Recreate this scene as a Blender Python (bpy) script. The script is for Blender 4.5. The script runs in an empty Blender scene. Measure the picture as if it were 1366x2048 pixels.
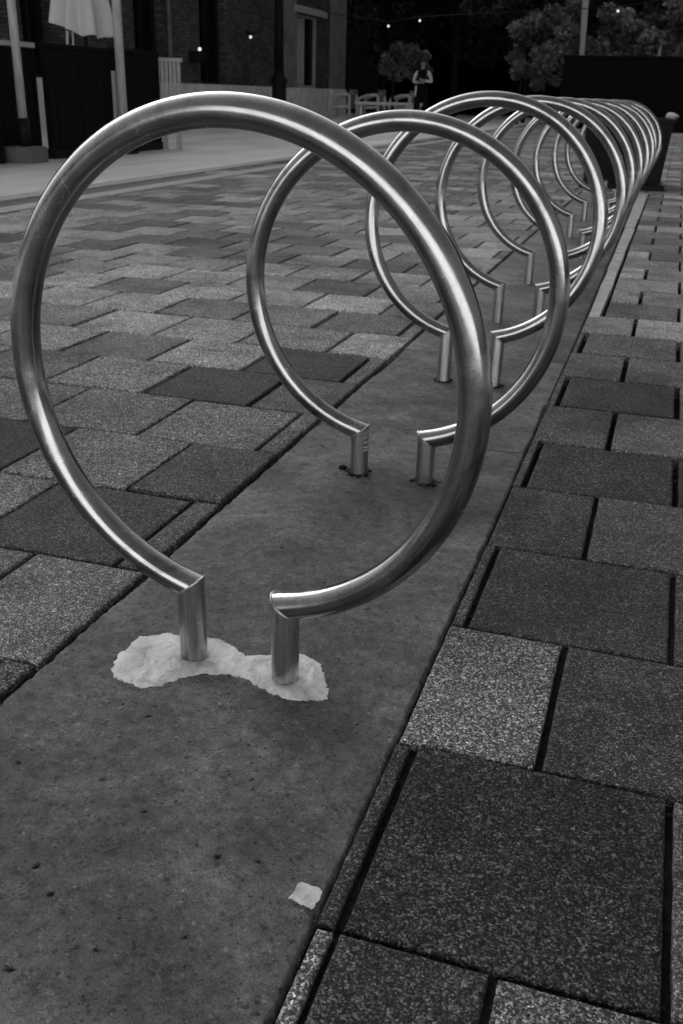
import bpy, bmesh, math, random
import numpy as np
from mathutils import Vector, Matrix, noise
PI = math.pi
random.seed(7)
rng = np.random.default_rng(7)
scene = bpy.context.scene
COL = scene.collection

# ------------------------------------------------------------------ camera
cam_d = bpy.data.cameras.new('camera')
cam = bpy.data.objects.new('camera', cam_d)
COL.objects.link(cam)
Rv = Vector((0.9508, 0.3089, 0.0222)); Uv = Vector((-0.1416, 0.3698, 0.9183)); Fv = Vector((-0.2754, 0.8763, -0.3953))
Fv.normalize(); Rv = (Rv - Fv * Rv.dot(Fv)).normalized(); Uv = Rv.cross(Fv)
cam.matrix_world = Matrix(((Rv.x, Uv.x, -Fv.x, 0), (Rv.y, Uv.y, -Fv.y, 0), (Rv.z, Uv.z, -Fv.z, 0.7235), (0, 0, 0, 1)))
cam_d.sensor_fit = 'VERTICAL'
cam_d.sensor_height = 36.0
cam_d.lens = 1939.58 / 2048 * 36.0
cam_d.clip_start = 0.02
cam_d.clip_end = 600
cam_d.dof.use_dof = True
cam_d.dof.focus_distance = 1.15
cam_d.dof.aperture_fstop = 16
scene.camera = cam

# ------------------------------------------------------------------ light
SUN_EL, SUN_AZ = math.radians(26), math.radians(312)     # azimuth clockwise from +y: ahead and to the left, behind the roofs
world = bpy.data.worlds.new("World")
scene.world = world
world.use_nodes = True
wn, wl = world.node_tree.nodes, world.node_tree.links
wn.clear()
sky = wn.new('ShaderNodeTexSky'); sky.sky_type = 'NISHITA'; sky.sun_disc = False
sky.sun_elevation = SUN_EL; sky.sun_rotation = SUN_AZ
sky.air_density = 1.0; sky.dust_density = 9.0; sky.ozone_density = 1.0
bw = wn.new('ShaderNodeRGBToBW'); bg = wn.new('ShaderNodeBackground'); wo = wn.new('ShaderNodeOutputWorld')
bg.inputs['Strength'].default_value = 0.06
wl.new(sky.outputs[0], bw.inputs[0]); wl.new(bw.outputs[0], bg.inputs['Color']); wl.new(bg.outputs[0], wo.inputs['Surface'])
sd = bpy.data.lights.new('sun', 'SUN'); sd.energy = 5.0; sd.angle = math.radians(0.6)
sun = bpy.data.objects.new('sun', sd); COL.objects.link(sun)
d_to_sun = Vector((math.sin(SUN_AZ) * math.cos(SUN_EL), math.cos(SUN_AZ) * math.cos(SUN_EL), math.sin(SUN_EL)))
sun.rotation_euler = d_to_sun.to_track_quat('Z', 'Y').to_euler()
sun.location = d_to_sun * 30
scene.view_settings.view_transform = 'Standard'
scene.view_settings.look = 'None'
scene.view_settings.exposure = 1.52
scene.view_settings.gamma = 1.0
scene.cycles.max_bounces = 6

# ------------------------------------------------------------------ helpers
def link(o, parent=None):
    COL.objects.link(o)
    if parent is not None:
        o.parent = parent
    return o

def mesh_obj(name, verts, faces, mat, parent=None, smooth=False):
    me = bpy.data.meshes.new(name)
    me.from_pydata([tuple(v) for v in verts], [], faces)
    me.update()
    if smooth:
        me.shade_smooth()
    o = bpy.data.objects.new(name, me)
    if mat is not None:
        me.materials.append(mat)
    return link(o, parent)

def bm_obj(name, bm, mat, parent=None, smooth=False):
    bmesh.ops.recalc_face_normals(bm, faces=bm.faces)
    me = bpy.data.meshes.new(name)
    bm.to_mesh(me); bm.free()
    if smooth:
        me.shade_smooth()
    me.materials.append(mat)
    o = bpy.data.objects.new(name, me)
    return link(o, parent)

def tag(o, label=None, cat=None, group=None, kind=None):
    if label: o['label'] = label
    if cat: o['category'] = cat
    if group: o['group'] = group
    if kind: o['kind'] = kind
    return o

def thing(name, label, cat, loc=(0, 0, 0), rz=0.0, group=None):
    o = bpy.data.objects.new(name, None)
    o.empty_display_size = 0.1
    link(o); o.location = loc; o.rotation_euler = (0, 0, rz)
    return tag(o, label, cat, group)

def add_box(bm, x0, x1, y0, y1, z0, z1, bevel=0.0, taper=0.0):
    vs = [bm.verts.new((x, y, z)) for z in (z0, z1) for y in (y0, y1) for x in (x0, x1)]
    if taper:
        cx, cy = (x0 + x1) / 2, (y0 + y1) / 2
        for v in vs[:4]:
            v.co.x = cx + (v.co.x - cx) * (1 - taper); v.co.y = cy + (v.co.y - cy) * (1 - taper)
    fs = [bm.faces.new([vs[i] for i in q]) for q in ((0, 2, 3, 1), (4, 5, 7, 6), (0, 1, 5, 4), (1, 3, 7, 5), (3, 2, 6, 7), (2, 0, 4, 6))]
    if bevel:
        es = list({e for f in fs for e in f.edges})
        bmesh.ops.bevel(bm, geom=es, offset=bevel, segments=2, affect='EDGES', profile=0.5)

def box_obj(name, b, mat, parent=None, bevel=0.0, taper=0.0):
    bm = bmesh.new()
    add_box(bm, *b, bevel=bevel, taper=taper)
    return bm_obj(name, bm, mat, parent)

def add_tube(bm, pts, rad, seg=10, caps=True):
    pts = [Vector(p) for p in pts]
    if not hasattr(rad, '__len__'):
        rad = [rad] * len(pts)
    rings = []
    ref = None
    for i, p in enumerate(pts):
        t = (pts[min(i + 1, len(pts) - 1)] - pts[max(i - 1, 0)]).normalized()
        if ref is None:
            ref = Vector((0, 0, 1)) if abs(t.z) < 0.9 else Vector((1, 0, 0))
        a = (ref - t * ref.dot(t)).normalized(); b = t.cross(a)
        ref = a
        rings.append([bm.verts.new(p + (a * math.cos(2 * PI * k / seg) + b * math.sin(2 * PI * k / seg)) * rad[i]) for k in range(seg)])
    for i in range(len(rings) - 1):
        for k in range(seg):
            bm.faces.new((rings[i][k], rings[i][(k + 1) % seg], rings[i + 1][(k + 1) % seg], rings[i + 1][k]))
    if caps:
        bm.faces.new(rings[0][::-1]); bm.faces.new(rings[-1])

def tube_obj(name, pts, rad, mat, parent=None, seg=10):
    bm = bmesh.new(); add_tube(bm, pts, rad, seg)
    return bm_obj(name, bm, mat, parent, smooth=True)

def add_lathe(bm, prof, cx=0, cy=0, seg=20):
    rings = []
    for r, z in prof:
        rings.append([bm.verts.new((cx + r * math.cos(2 * PI * k / seg), cy + r * math.sin(2 * PI * k / seg), z)) for k in range(seg)])
    for i in range(len(rings) - 1):
        for k in range(seg):
            bm.faces.new((rings[i][k], rings[i][(k + 1) % seg], rings[i + 1][(k + 1) % seg], rings[i + 1][k]))
    bm.faces.new(rings[0][::-1]); bm.faces.new(rings[-1])

# ------------------------------------------------------------------ materials (all neutral greys: the photograph is monochrome)
class NT:
    def __init__(self, name):
        self.m = bpy.data.materials.new(name); self.m.use_nodes = True
        self.t = self.m.node_tree; self.t.nodes.clear()
        self.out = self.n('ShaderNodeOutputMaterial'); self.b = self.n('ShaderNodeBsdfPrincipled')
        self.l(self.b.outputs[0], self.out.inputs[0])
        self.co = self.n('ShaderNodeTexCoord').outputs['Object']
    def n(self, t, **kw):
        x = self.t.nodes.new(t)
        for k, v in kw.items(): setattr(x, k, v)
        return x
    def l(self, a, b): self.t.links.new(a, b)
    def noise(self, scale, detail=3, rough=0.55, vec=None, dist=0.0):
        x = self.n('ShaderNodeTexNoise'); x.inputs['Scale'].default_value = scale
        x.inputs['Detail'].default_value = detail; x.inputs['Roughness'].default_value = rough; x.inputs['Distortion'].default_value = dist
        self.l(vec or self.co, x.inputs['Vector']); return x.outputs['Fac']
    def vor(self, scale, feature='F1', out='Distance', rnd=1.0, vec=None):
        x = self.n('ShaderNodeTexVoronoi', feature=feature); x.inputs['Scale'].default_value = scale
        x.inputs['Randomness'].default_value = rnd
        self.l(vec or self.co, x.inputs['Vector']); return x.outputs[out]
    def ramp(self, fac, *stops, interp='LINEAR'):
        x = self.n('ShaderNodeValToRGB'); cr = x.color_ramp; cr.interpolation = interp
        while len(cr.elements) < len(stops): cr.elements.new(0.5)
        for e, (p, v) in zip(cr.elements, stops):
            e.position = p; e.color = (v, v, v, 1)
        self.l(fac, x.inputs[0]); return x.outputs[0]
    def math(self, op, a, b=None, clamp=False):
        x = self.n('ShaderNodeMath', operation=op); x.use_clamp = clamp
        for i, v in enumerate((a, b)):
            if v is None: continue
            if hasattr(v, 'is_output'): self.l(v, x.inputs[i])
            else: x.inputs[i].default_value = v
        return x.outputs[0]
    def attr(self, name):
        return self.n('ShaderNodeAttribute', attribute_name=name).outputs['Fac']
    def scaled(self, s):
        x = self.n('ShaderNodeMapping'); x.inputs['Scale'].default_value = s
        self.l(self.co, x.inputs['Vector']); return x.outputs[0]
    def bump(self, h, strength=0.5, dist=0.002, normal=None):
        x = self.n('ShaderNodeBump'); x.inputs['Strength'].default_value = strength; x.inputs['Distance'].default_value = dist
        self.l(h, x.inputs['Height'])
        if normal is not None: self.l(normal, x.inputs['Normal'])
        self.l(x.outputs[0], self.b.inputs['Normal']); return x.outputs[0]
    def set(self, color=None, rough=None, metal=None, spec=None):
        for k, v in (('Base Color', color), ('Roughness', rough), ('Metallic', metal), ('Specular IOR Level', spec)):
            if v is None: continue
            if hasattr(v, 'is_output'): self.l(v, self.b.inputs[k])
            elif k == 'Base Color': self.b.inputs[k].default_value = (v, v, v, 1)
            else: self.b.inputs[k].default_value = v
        return self

def plain(name, v, rough=0.6, metal=0.0, var=0.25, scale=12, bump=0.0, spec=0.5, stretch=None):
    if v < 0.02: spec = 0.08
    t = NT(name)
    vec = t.scaled(stretch) if stretch else None
    n = t.noise(scale, 4, 0.6, vec)
    t.set(t.ramp(n, (0.25, v * (1 - var)), (0.75, v * (1 + var))), rough, metal, spec)
    if bump: t.bump(n, bump, 0.004)
    return t.m

def mat_paver():
    """exposed aggregate: grain size, contrast, wear and stains differ from block to block"""
    t = NT('exposed_aggregate_paver')
    tone = t.attr('tone'); seed = t.attr('seed')
    off = t.n('ShaderNodeCombineXYZ')
    for i, k in enumerate((37.0, 53.0, 19.0)): t.l(t.math('MULTIPLY', seed, k), off.inputs[i])
    va = t.n('ShaderNodeVectorMath', operation='ADD'); t.l(t.co, va.inputs[0]); t.l(off.outputs[0], va.inputs[1])
    vec = va.outputs[0]
    sc = t.math('ADD', 430.0, t.math('MULTIPLY', t.math('FRACT', t.math('MULTIPLY', seed, 7.0)), 170.0))
    def vor(scale):
        x = t.n('ShaderNodeTexVoronoi'); t.l(vec, x.inputs['Vector'])
        if hasattr(scale, 'is_output'): t.l(scale, x.inputs['Scale'])
        else: x.inputs['Scale'].default_value = scale
        c = t.n('ShaderNodeSeparateColor'); t.l(x.outputs['Color'], c.inputs[0])
        return x.outputs['Distance'], c.outputs
    d1, c1 = vor(sc); d2, c2 = vor(190.0)
    f1 = t.ramp(c1[0], (0.0, 0.10), (0.48, 0.42), (0.72, 1.1), (0.90, 2.2), (1.0, 3.2))
    f2 = t.ramp(c2[1], (0.0, 0.65), (0.6, 0.98), (0.92, 1.3), (1.0, 2.0))
    con = t.math('ADD', 0.82, t.math('MULTIPLY', t.math('FRACT', t.math('MULTIPLY', seed, 13.0)), 0.18))
    g = t.math('ADD', t.math('MULTIPLY', t.math('MULTIPLY', f1, f2), con), t.math('SUBTRACT', 1.0, con))
    g = t.math('MULTIPLY', g, t.ramp(t.noise(700, 3, 0.8, vec), (0.34, 0.62), (0.5, 1.0), (0.68, 1.38)))
    big = t.ramp(t.noise(6.0, 5, 0.65, vec), (0.30, 0.60), (0.52, 1.0), (0.72, 1.25))
    stain = t.ramp(t.noise(2.1, 4, 0.6, dist=0.8), (0.30, 0.48), (0.50, 1.0))
    spot = t.ramp(t.math('ADD', t.vor(7.0), t.math('MULTIPLY', t.noise(40, 3, 0.6), 0.10)), (0.085, 0.45), (0.115, 1.0))
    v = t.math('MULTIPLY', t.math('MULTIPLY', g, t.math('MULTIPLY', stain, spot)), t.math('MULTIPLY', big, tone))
    t.set(v, 0.72, 0, 0.16)
    h = t.math('ADD', t.math('MULTIPLY', c1[1], 0.5), t.math('SUBTRACT', 0.6, d1))
    t.bump(h, 0.75, 0.0012)
    return t.m

def mat_concrete():
    t = NT('cast_concrete')
    m = t.noise(4.0, 6, 0.66, dist=0.8)
    f = t.noise(48, 6, 0.75, dist=0.4)
    base = t.ramp(m, (0.28, 0.052), (0.48, 0.098), (0.72, 0.18))
    fine = t.ramp(f, (0.28, 0.45), (0.5, 1.0), (0.72, 1.5))
    grain = t.ramp(t.noise(500, 3, 0.75), (0.32, 0.50), (0.5, 1.0), (0.68, 1.5))
    cell = t.n('ShaderNodeSeparateColor'); t.l(t.vor(260, out='Color'), cell.inputs[0])
    agg = t.ramp(cell.outputs[0], (0.0, 0.55), (0.10, 0.9), (0.92, 1.05), (0.985, 1.3), (1.0, 1.7))
    # dark pin holes, grouped in patches, and a few pale specks
    warp = t.noise(160, 3, 0.75)
    pm = t.ramp(t.noise(7, 4, 0.65), (0.42, 0.0), (0.60, 1.0))
    def holes(sc, r):
        d = t.math('ADD', t.vor(sc), t.math('MULTIPLY', warp, 0.30))
        return t.ramp(d, (r, 1.0), (r + 0.035, 0.0))
    inv = t.math('MAXIMUM', t.math('MULTIPLY', holes(58, 0.262), pm), t.math('MULTIPLY', holes(130, 0.25), t.math('ADD', 0.35, t.math('MULTIPLY', pm, 0.65))))
    pit2 = t.math('SUBTRACT', 1.0, t.math('MULTIPLY', inv, 0.85))
    sp = t.ramp(t.vor(60), (0.030, 3.2), (0.045, 1.0))
    v = t.math('MULTIPLY', t.math('MULTIPLY', t.math('MULTIPLY', base, fine), agg), t.math('MULTIPLY', grain, t.math('MULTIPLY', pit2, sp)))
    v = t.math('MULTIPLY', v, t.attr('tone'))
    t.set(v, 0.78, 0, 0.18)
    h = t.math('ADD', t.math('MULTIPLY', f, 0.5), t.math('ADD', t.math('MULTIPLY', pit2, 1.6), t.math('MULTIPLY', grain, 0.22)))
    t.bump(h, 0.7, 0.0020)
    return t.m

def mat_steel():
    t = NT('brushed_stainless_steel')
    n1 = t.noise(26, 4, 0.65); n2 = t.noise(800, 2, 0.7)
    oi = t.n('ShaderNodeObjectInfo')
    off = t.n('ShaderNodeVectorMath', operation='ADD'); t.l(t.co, off.inputs[0])
    cb = t.n('ShaderNodeCombineXYZ'); t.l(t.math('MULTIPLY', oi.outputs['Random'], 40.0), cb.inputs[0]); t.l(cb.outputs[0], off.inputs[1])
    v = off.outputs[0]
    smear = t.noise(9, 6, 0.75, v, 1.4)
    scr = t.n('ShaderNodeMapping'); scr.inputs['Scale'].default_value = (30, 140, 22); scr.inputs['Rotation'].default_value = (0.3, 0.5, 0.2); t.l(v, scr.inputs['Vector'])
    scuff = t.ramp(t.noise(1.0, 3, 0.6, scr.outputs[0]), (0.735, 0.0), (0.775, 1.0))
    rough = t.math('ADD', t.ramp(n1, (0.3, 0.12), (0.7, 0.19)), t.math('ADD', t.math('MULTIPLY', t.ramp(n2, (0.35, 0.0), (0.7, 1.0)), 0.06), t.math('MULTIPLY', t.ramp(smear, (0.5, 0.0), (0.68, 1.0)), 0.10)))
    col = t.math('MULTIPLY', t.ramp(smear, (0.30, 0.18), (0.44, 0.31), (0.7, 0.41)), t.ramp(n2, (0.32, 0.80), (0.65, 1.12)))
    col = t.math('MULTIPLY', col, t.math('SUBTRACT', 1.0, t.math('MULTIPLY', scuff, 0.6)))
    t.set(col, rough, 1.0)
    t.bump(t.math('ADD', t.math('MULTIPLY', n2, 0.35), t.math('SUBTRACT', n1, t.math('MULTIPLY', scuff, 0.4))), 0.13, 0.0006)
    return t.m

def mat_steel_leg():
    t = NT('drawn_steel_leg')
    vec = t.scaled((1, 1, 0.06))
    n1 = t.noise(210, 3, 0.7, vec); n2 = t.noise(20, 4, 0.7)
    col = t.math('MULTIPLY', t.ramp(n1, (0.3, 0.36), (0.7, 0.60)), t.ramp(n2, (0.3, 0.65), (0.65, 1.0)))
    t.set(col, t.ramp(n2, (0.3, 0.38), (0.7, 0.26)), 1.0)
    t.bump(n1, 0.12, 0.0006)
    return t.m

def mat_brick():
    t = NT('dark_brick')
    x = t.n('ShaderNodeTexBrick'); x.inputs['Scale'].default_value = 1.0
    x.inputs['Brick Width'].default_value = 0.24; x.inputs['Row Height'].default_value = 0.075
    x.inputs['Mortar Size'].default_value = 0.008; x.inputs['Color1'].default_value = (0.028, 0.028, 0.028, 1)
    x.inputs['Color2'].default_value = (0.08, 0.08, 0.08, 1); x.inputs['Mortar'].default_value = (0.010, 0.010, 0.010, 1)
    cx = t.n('ShaderNodeSeparateXYZ'); t.l(t.co, cx.inputs[0])
    cb = t.n('ShaderNodeCombineXYZ')
    t.l(t.math('ADD', cx.outputs[0], cx.outputs[1]), cb.inputs[0]); t.l(cx.outputs[2], cb.inputs[1])
    t.l(cb.outputs[0], x.inputs['Vector'])
    s = t.n('ShaderNodeSeparateColor'); t.l(x.outputs['Color'], s.inputs[0])
    v = t.math('MULTIPLY', s.outputs[0], t.ramp(t.noise(0.8, 5, 0.65), (0.3, 0.55), (0.7, 1.5)))
    t.set(v, 0.85, 0, 0.3)
    t.bump(t.math('SUBTRACT', 1.0, x.outputs['Fac']), 0.6, 0.01)
    return t.m

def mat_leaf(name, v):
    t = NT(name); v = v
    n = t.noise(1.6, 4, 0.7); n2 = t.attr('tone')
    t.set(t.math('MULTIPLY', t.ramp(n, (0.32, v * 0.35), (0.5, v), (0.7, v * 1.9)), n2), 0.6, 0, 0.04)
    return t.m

def mat_mortar():
    t = NT('rough_mortar')
    n = t.noise(26, 6, 0.7, dist=0.6); st = t.noise(30, 4, 0.6, t.scaled((1.0, 0.22, 1))); sp = t.noise(240, 3, 0.7)
    v = t.math('MULTIPLY', t.ramp(n, (0.28, 0.30), (0.5, 0.62), (0.72, 0.80)), t.ramp(sp, (0.24, 0.35), (0.36, 1.0)))
    v = t.math('MULTIPLY', v, t.ramp(st, (0.3, 0.78), (0.6, 1.05)))
    t.set(v, 0.9, 0, 0.3)
    t.bump(t.math('ADD', t.math('MULTIPLY', st, 1.5), t.math('ADD', n, t.math('MULTIPLY', sp, 0.4))), 1.0, 0.006)
    return t.m

M = dict(
    paver=mat_paver(), concrete=mat_concrete(), steel=mat_steel(), leg=mat_steel_leg(), brick=mat_brick(),
    sand=plain('dark_joint_sand', 0.016, 0.95, var=0.8, scale=120, bump=0.4),
    ground=plain('asphalt', 0.06, 0.85, var=0.3, scale=3, bump=0.2),
    plaza=plain('plaza_slab', 0.62, 0.5, var=0.35, scale=1.1, bump=0.1, stretch=(1, 0.35, 1)),
    kerb=plain('pale_kerb_stone', 0.34, 0.7, var=0.35, scale=14, bump=0.4),
    drain=plain('drain_grate', 0.035, 0.6, var=0.4, scale=20, bump=0.4),
    mortar=mat_mortar(),
    whitewall=plain('white_render', 0.85, 0.9, var=0.08, scale=1.5),
    seatback=plain('grey_backrest', 0.2, 0.7),
    crumbs=plain('joint_crumbs', 0.022, 0.9, var=0.7, scale=60),
    paper=plain('pale_paper', 0.8, 0.8, var=0.2, scale=80, bump=0.3),
    dirt=plain('dark_debris', 0.012, 0.9, var=0.4, scale=200),
    blackmetal=plain('black_metal', 0.012, 0.5, var=0.3, scale=8, bump=0.1),
    darkwood=plain('dark_stained_boards', 0.006, 0.75, var=0.6, scale=9, bump=0.3, stretch=(4, 4, 0.5)),
    palewood=plain('weathered_pale_boards', 0.36, 0.7, var=0.3, scale=14, bump=0.3, stretch=(5, 5, 0.4)),
    polewood=plain('pale_post', 0.38, 0.6, var=0.3, scale=10, bump=0.2, stretch=(5, 5, 0.5)),
    stone=plain('pale_plinth_stone', 0.55, 0.8, var=0.25, scale=3, bump=0.3),
    render_=plain('grey_render', 0.14, 0.85, var=0.35, scale=2, bump=0.2),
    canvas=plain('white_canvas', 0.55, 0.85, var=0.08, scale=5),
    glass=plain('dark_window_glass', 0.006, 0.15, var=0.3, scale=2),
    curtain=plain('pale_blind', 0.34, 0.8, var=0.2, scale=3),
    frame=plain('painted_frame', 0.34, 0.5, var=0.2, scale=6),
    block=plain('concrete_block', 0.12, 0.8, var=0.3, scale=14, bump=0.3),
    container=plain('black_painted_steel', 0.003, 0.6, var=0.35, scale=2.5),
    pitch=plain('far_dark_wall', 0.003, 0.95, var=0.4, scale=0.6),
    bark=plain('bark', 0.016, 0.9, var=0.4, scale=14, bump=0.5, stretch=(1, 1, 0.25)),
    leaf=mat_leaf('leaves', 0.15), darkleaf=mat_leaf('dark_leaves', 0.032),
    skin=plain('skin', 0.22, 0.55, var=0.05), hair=plain('dark_hair', 0.01, 0.5),
    shirt=plain('white_cotton', 0.5, 0.8, var=0.08), trousers=plain('black_cloth', 0.008, 0.85),
    paleframe=plain('pale_bench_frame', 0.55, 0.45, var=0.15), seatdark=plain('dark_seat', 0.03, 0.7),
)
t = NT('warm_bulb'); t.set(0.6, 0.4)
t.b.inputs['Emission Color'].default_value = (1, 1, 1, 1); t.b.inputs['Emission Strength'].default_value = 0.3
M['bulb'] = t.m

# ------------------------------------------------------------------ ground
XL, XR, XA, L, D, Y0 = -0.7246, -0.2225, -0.1948, 0.2964, 0.3013, 0.6543
XLW = -0.7246 - 0.0615            # first full joint left of the strip on even rows
S_END = 9.16                       # far end of the concrete strip
mesh_obj('ground', [(-250, -120, -0.06), (250, -120, -0.06), (250, 420, -0.06), (-250, 420, -0.06)], [(0, 1, 2, 3)], M['ground'])['kind'] = 'structure'
mesh_obj('bedding', [(-3.99, -2.2, -0.034), (5.2, -2.2, -0.034), (5.2, 46, -0.034), (-3.99, 46, -0.034)], [(0, 1, 2, 3)], M['sand'])['kind'] = 'structure'

gx, gy = np.meshgrid(np.linspace(-1.9, 0.75, 330), np.linspace(0.25, 1.9, 370))
sv = [(x, y, -0.0115 + 0.006 * noise.noise(Vector((x * 9, y * 9, 0))) + 0.0035 * noise.noise(Vector((x * 45, y * 45, 2)))) for x, y in zip(gx.ravel().tolist(), gy.ravel().tolist())]
sf = [(r * 330 + c, r * 330 + c + 1, r * 330 + c + 331, r * 330 + c + 330) for r in range(369) for c in range(329) if not (-0.70 < sv[r * 330 + c][0] < -0.25)]
mesh_obj('joint_sand', sv, sf, M['sand'])['kind'] = 'structure'

def build_pavers():
    V, F, T, SD = [], [], [], []
    def block(x0, x1, y0, y1, tone, near, side=None):
        jx, jy = (0.0046, 0.0028) if y0 < 2.1 else (0.0068, 0.0030)
        x0 += jx if side != 'edge' else 0.0; x1 -= jx; y0 += jy; y1 -= jy
        if x1 - x0 < 0.008: return
        j = 0.0016; sd_ = random.random(); tone = tone if tone > .145 else 0.145 * (tone / 0.145) ** 1.7
        x0 += random.uniform(-j, j); x1 += random.uniform(-j, j); y0 += random.uniform(-j, j) * .8; y1 += random.uniform(-j, j) * .8
        w = min(0.0045, (x1 - x0) * 0.2)
        zc = random.gauss(0, 0.0011); tx, ty = random.gauss(0, 0.0025), random.gauss(0, 0.0025)
        cx, cy = (x0 + x1) / 2, (y0 + y1) / 2
        def z(x, y, dz): return zc + tx * (x - cx) + ty * (y - cy) + dz
        if near:
            def loop(a, z_):            # wavering outline, 14 points a side
                n = 14; pts = []
                for (ax, ay, bx, by) in ((x0 + a, y0 + a, x1 - a, y0 + a), (x1 - a, y0 + a, x1 - a, y1 - a), (x1 - a, y1 - a, x0 + a, y1 - a), (x0 + a, y1 - a, x0 + a, y0 + a)):
                    for k in range(n):
                        s = k / n
                        x, y = ax + (bx - ax) * s, ay + (by - ay) * s
                        q = noise.noise_vector(Vector((x * 60, y * 60, 3.1))) * 0.0011 + noise.noise_vector(Vector((x * 150, y * 150, 8.1))) * 0.0005
                        pts.append((x + q.x, y + q.y, z(x, y, z_)))
                return pts
            r = 0.008
            rings = [loop(0, -0.045), loop(0, -w), loop(w * 0.30, -w * 0.32), loop(w, 0)]
            n = len(rings[0]); b = len(V)
            for rg in rings: V.extend(rg)
            for i in range(3):
                for k in range(n):
                    F.append((b + i * n + k, b + i * n + (k + 1) % n, b + (i + 1) * n + (k + 1) % n, b + (i + 1) * n + k))
            F.append(tuple(b + 3 * n + k for k in range(n)))
            T.extend([tone] * (4 * n)); SD.extend([sd_] * (4 * n))
        else:
            b = len(V)
            for a, dz in ((0, -0.045), (0, -w), (w * 0.3, -w * 0.32), (w, 0)):
                for x, y in ((x0 + a, y0 + a), (x1 - a, y0 + a), (x1 - a, y1 - a), (x0 + a, y1 - a)):
                    V.append((x, y, z(x, y, dz)))
            for i in range(3):
                for k in range(4):
                    F.append((b + i * 4 + k, b + i * 4 + (k + 1) % 4, b + i * 4 + 4 + (k + 1) % 4, b + i * 4 + 4 + k))
            F.append((b + 12, b + 13, b + 14, b + 15))
            T.extend([tone] * 16); SD.extend([sd_] * 16)
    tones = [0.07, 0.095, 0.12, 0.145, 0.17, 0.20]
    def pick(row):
        return random.choice(tones if row < 5 else far_sheen_tones) * random.uniform(0.92, 1.08)
    far_sheen_tones = [0.14, 0.19, 0.25, 0.31, 0.36, 0.42]  # lighter set for far rows: sheen of the distance put into the block colour
    special = {}
    # tones read off the photograph for the nearest blocks: (side, row, index) -> tone
    special.update({('r', 0, 0): 0.10, ('r', 0, 1): 0.072, ('r', 1, 0): 0.185, ('r', 1, 1): 0.095, ('r', 2, 0): 0.11, ('r', 2, 1): 0.085,
                    ('r', 3, 0): 0.095, ('r', 3, 1): 0.11, ('r', 4, 0): 0.10, ('r', 4, 1): 0.075, ('r', 5, 0): 0.12, ('r', 5, 1): 0.14,
                    ('r', 6, 0): 0.11, ('r', 6, 1): 0.09, ('r', 7, 0): 0.14, ('r', 7, 1): 0.14, ('r', -1, 0): 0.24, ('r', -1, 1): 0.085, ('r', -1, 2): 0.16,
                    ('l', 0, 0): 0.12, ('l', 1, 0): 0.19, ('l', 1, 1): 0.15, ('l', 2, 0): 0.12, ('l', 2, 1): 0.085, ('l', 3, 0): 0.10, ('l', 3, 1): 0.17,
                    ('l', 4, 0): 0.15, ('l', 4, 1): 0.17, ('l', 5, 0): 0.13, ('l', 5, 1): 0.085, ('l', 6, 0): 0.14, ('l', 6, 1): 0.08})
    for row in range(-9, 150):
        y0 = Y0 + row * D; y1 = y0 + D
        if y0 > 45: break
        even = row % 2 == 0
        near = y0 < 3.4
        # right of the strip
        xs = [XR + 0.002]
        if row >= 10 and y0 < S_END - 0.2:
            xs = [-0.163]
        if y0 >= S_END - 0.2:
            xs = []
        x = (XA if even else XA + L / 2) - 0.0046
        edges = xs + [x + k * L for k in range(0, 19) if not xs or x + k * L > xs[0] + 0.012]
        if row == -1:
            edges = [xs[0], x - L / 2] + edges[1:]
        if y0 >= S_END - 0.2:
            edges = [x + k * L for k in range(-14, 19)]
        for i in range(len(edges) - 1):
            if y0 < S_END - 0.2 or True:
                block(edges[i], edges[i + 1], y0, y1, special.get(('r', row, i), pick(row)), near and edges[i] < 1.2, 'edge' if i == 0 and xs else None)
        # left of the strip
        x = XLW if even else XLW - L / 2
        if y0 < S_END - 0.2:
            edges = [XL - 0.004] + [x - k * L for k in range(0, 12) if x - k * L > -3.9]
        else:
            edges = [XA - 14 * L + (0 if even else L / 2) - k * L for k in range(0, 2) if XA - 14 * L - k * L > -3.95]
            edges = edges if len(edges) > 1 else []
        edges = edges + ([-3.93] if edges and edges[-1] > -3.92 else [])
        for i in range(len(edges) - 1):
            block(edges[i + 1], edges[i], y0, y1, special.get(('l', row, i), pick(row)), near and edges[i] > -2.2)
    o = mesh_obj('paving', V, F, M['paver'])
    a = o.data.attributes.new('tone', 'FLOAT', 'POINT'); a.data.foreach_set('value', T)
    a = o.data.attributes.new('seed', 'FLOAT', 'POINT'); a.data.foreach_set('value', SD)
    o['kind'] = 'structure'
    return o
build_pavers()

# concrete strip, a fine relief near the camera with chips and pits of its own
PITS = [(-0.528, 0.899, .0090, .0032, .4), (-0.581, 0.785, .0045, .0032, -.5), (-0.629, 0.766, .010, .0035, .0), (-0.478, 0.605, .005, .004, 0), (-0.45, 0.74, .004, .004, 0),
        (-0.513, 0.632, .004, .005, 0), (-0.463, 0.516, .008, .003, .3), (-0.302, 0.712, .005, .0035, .2), (-0.52, 0.771, .004, .003, 0), (-0.345, 0.705, .005, .003, 0),
        (-0.40, 0.60, .004, .0025, .5), (-0.36, 0.83, .003, .003, 0), (-0.30, 0.95, .003, .003, 0), (-0.44, 1.32, .004, .003, 0), (-0.35, 1.26, .004, .003, .4), (-0.55, 1.42, .004, .003, 0),
        (-0.31, 1.50, .004, .003, 0), (-0.42, 1.62, .005, .003, .3), (-0.40, 0.56, .004, .003, 0), (-0.33, 0.60, .004, .003, 1), (-0.50, 2.1, .009, .005, .4), (-0.55, 2.3, .008, .004, .1)]
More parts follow.
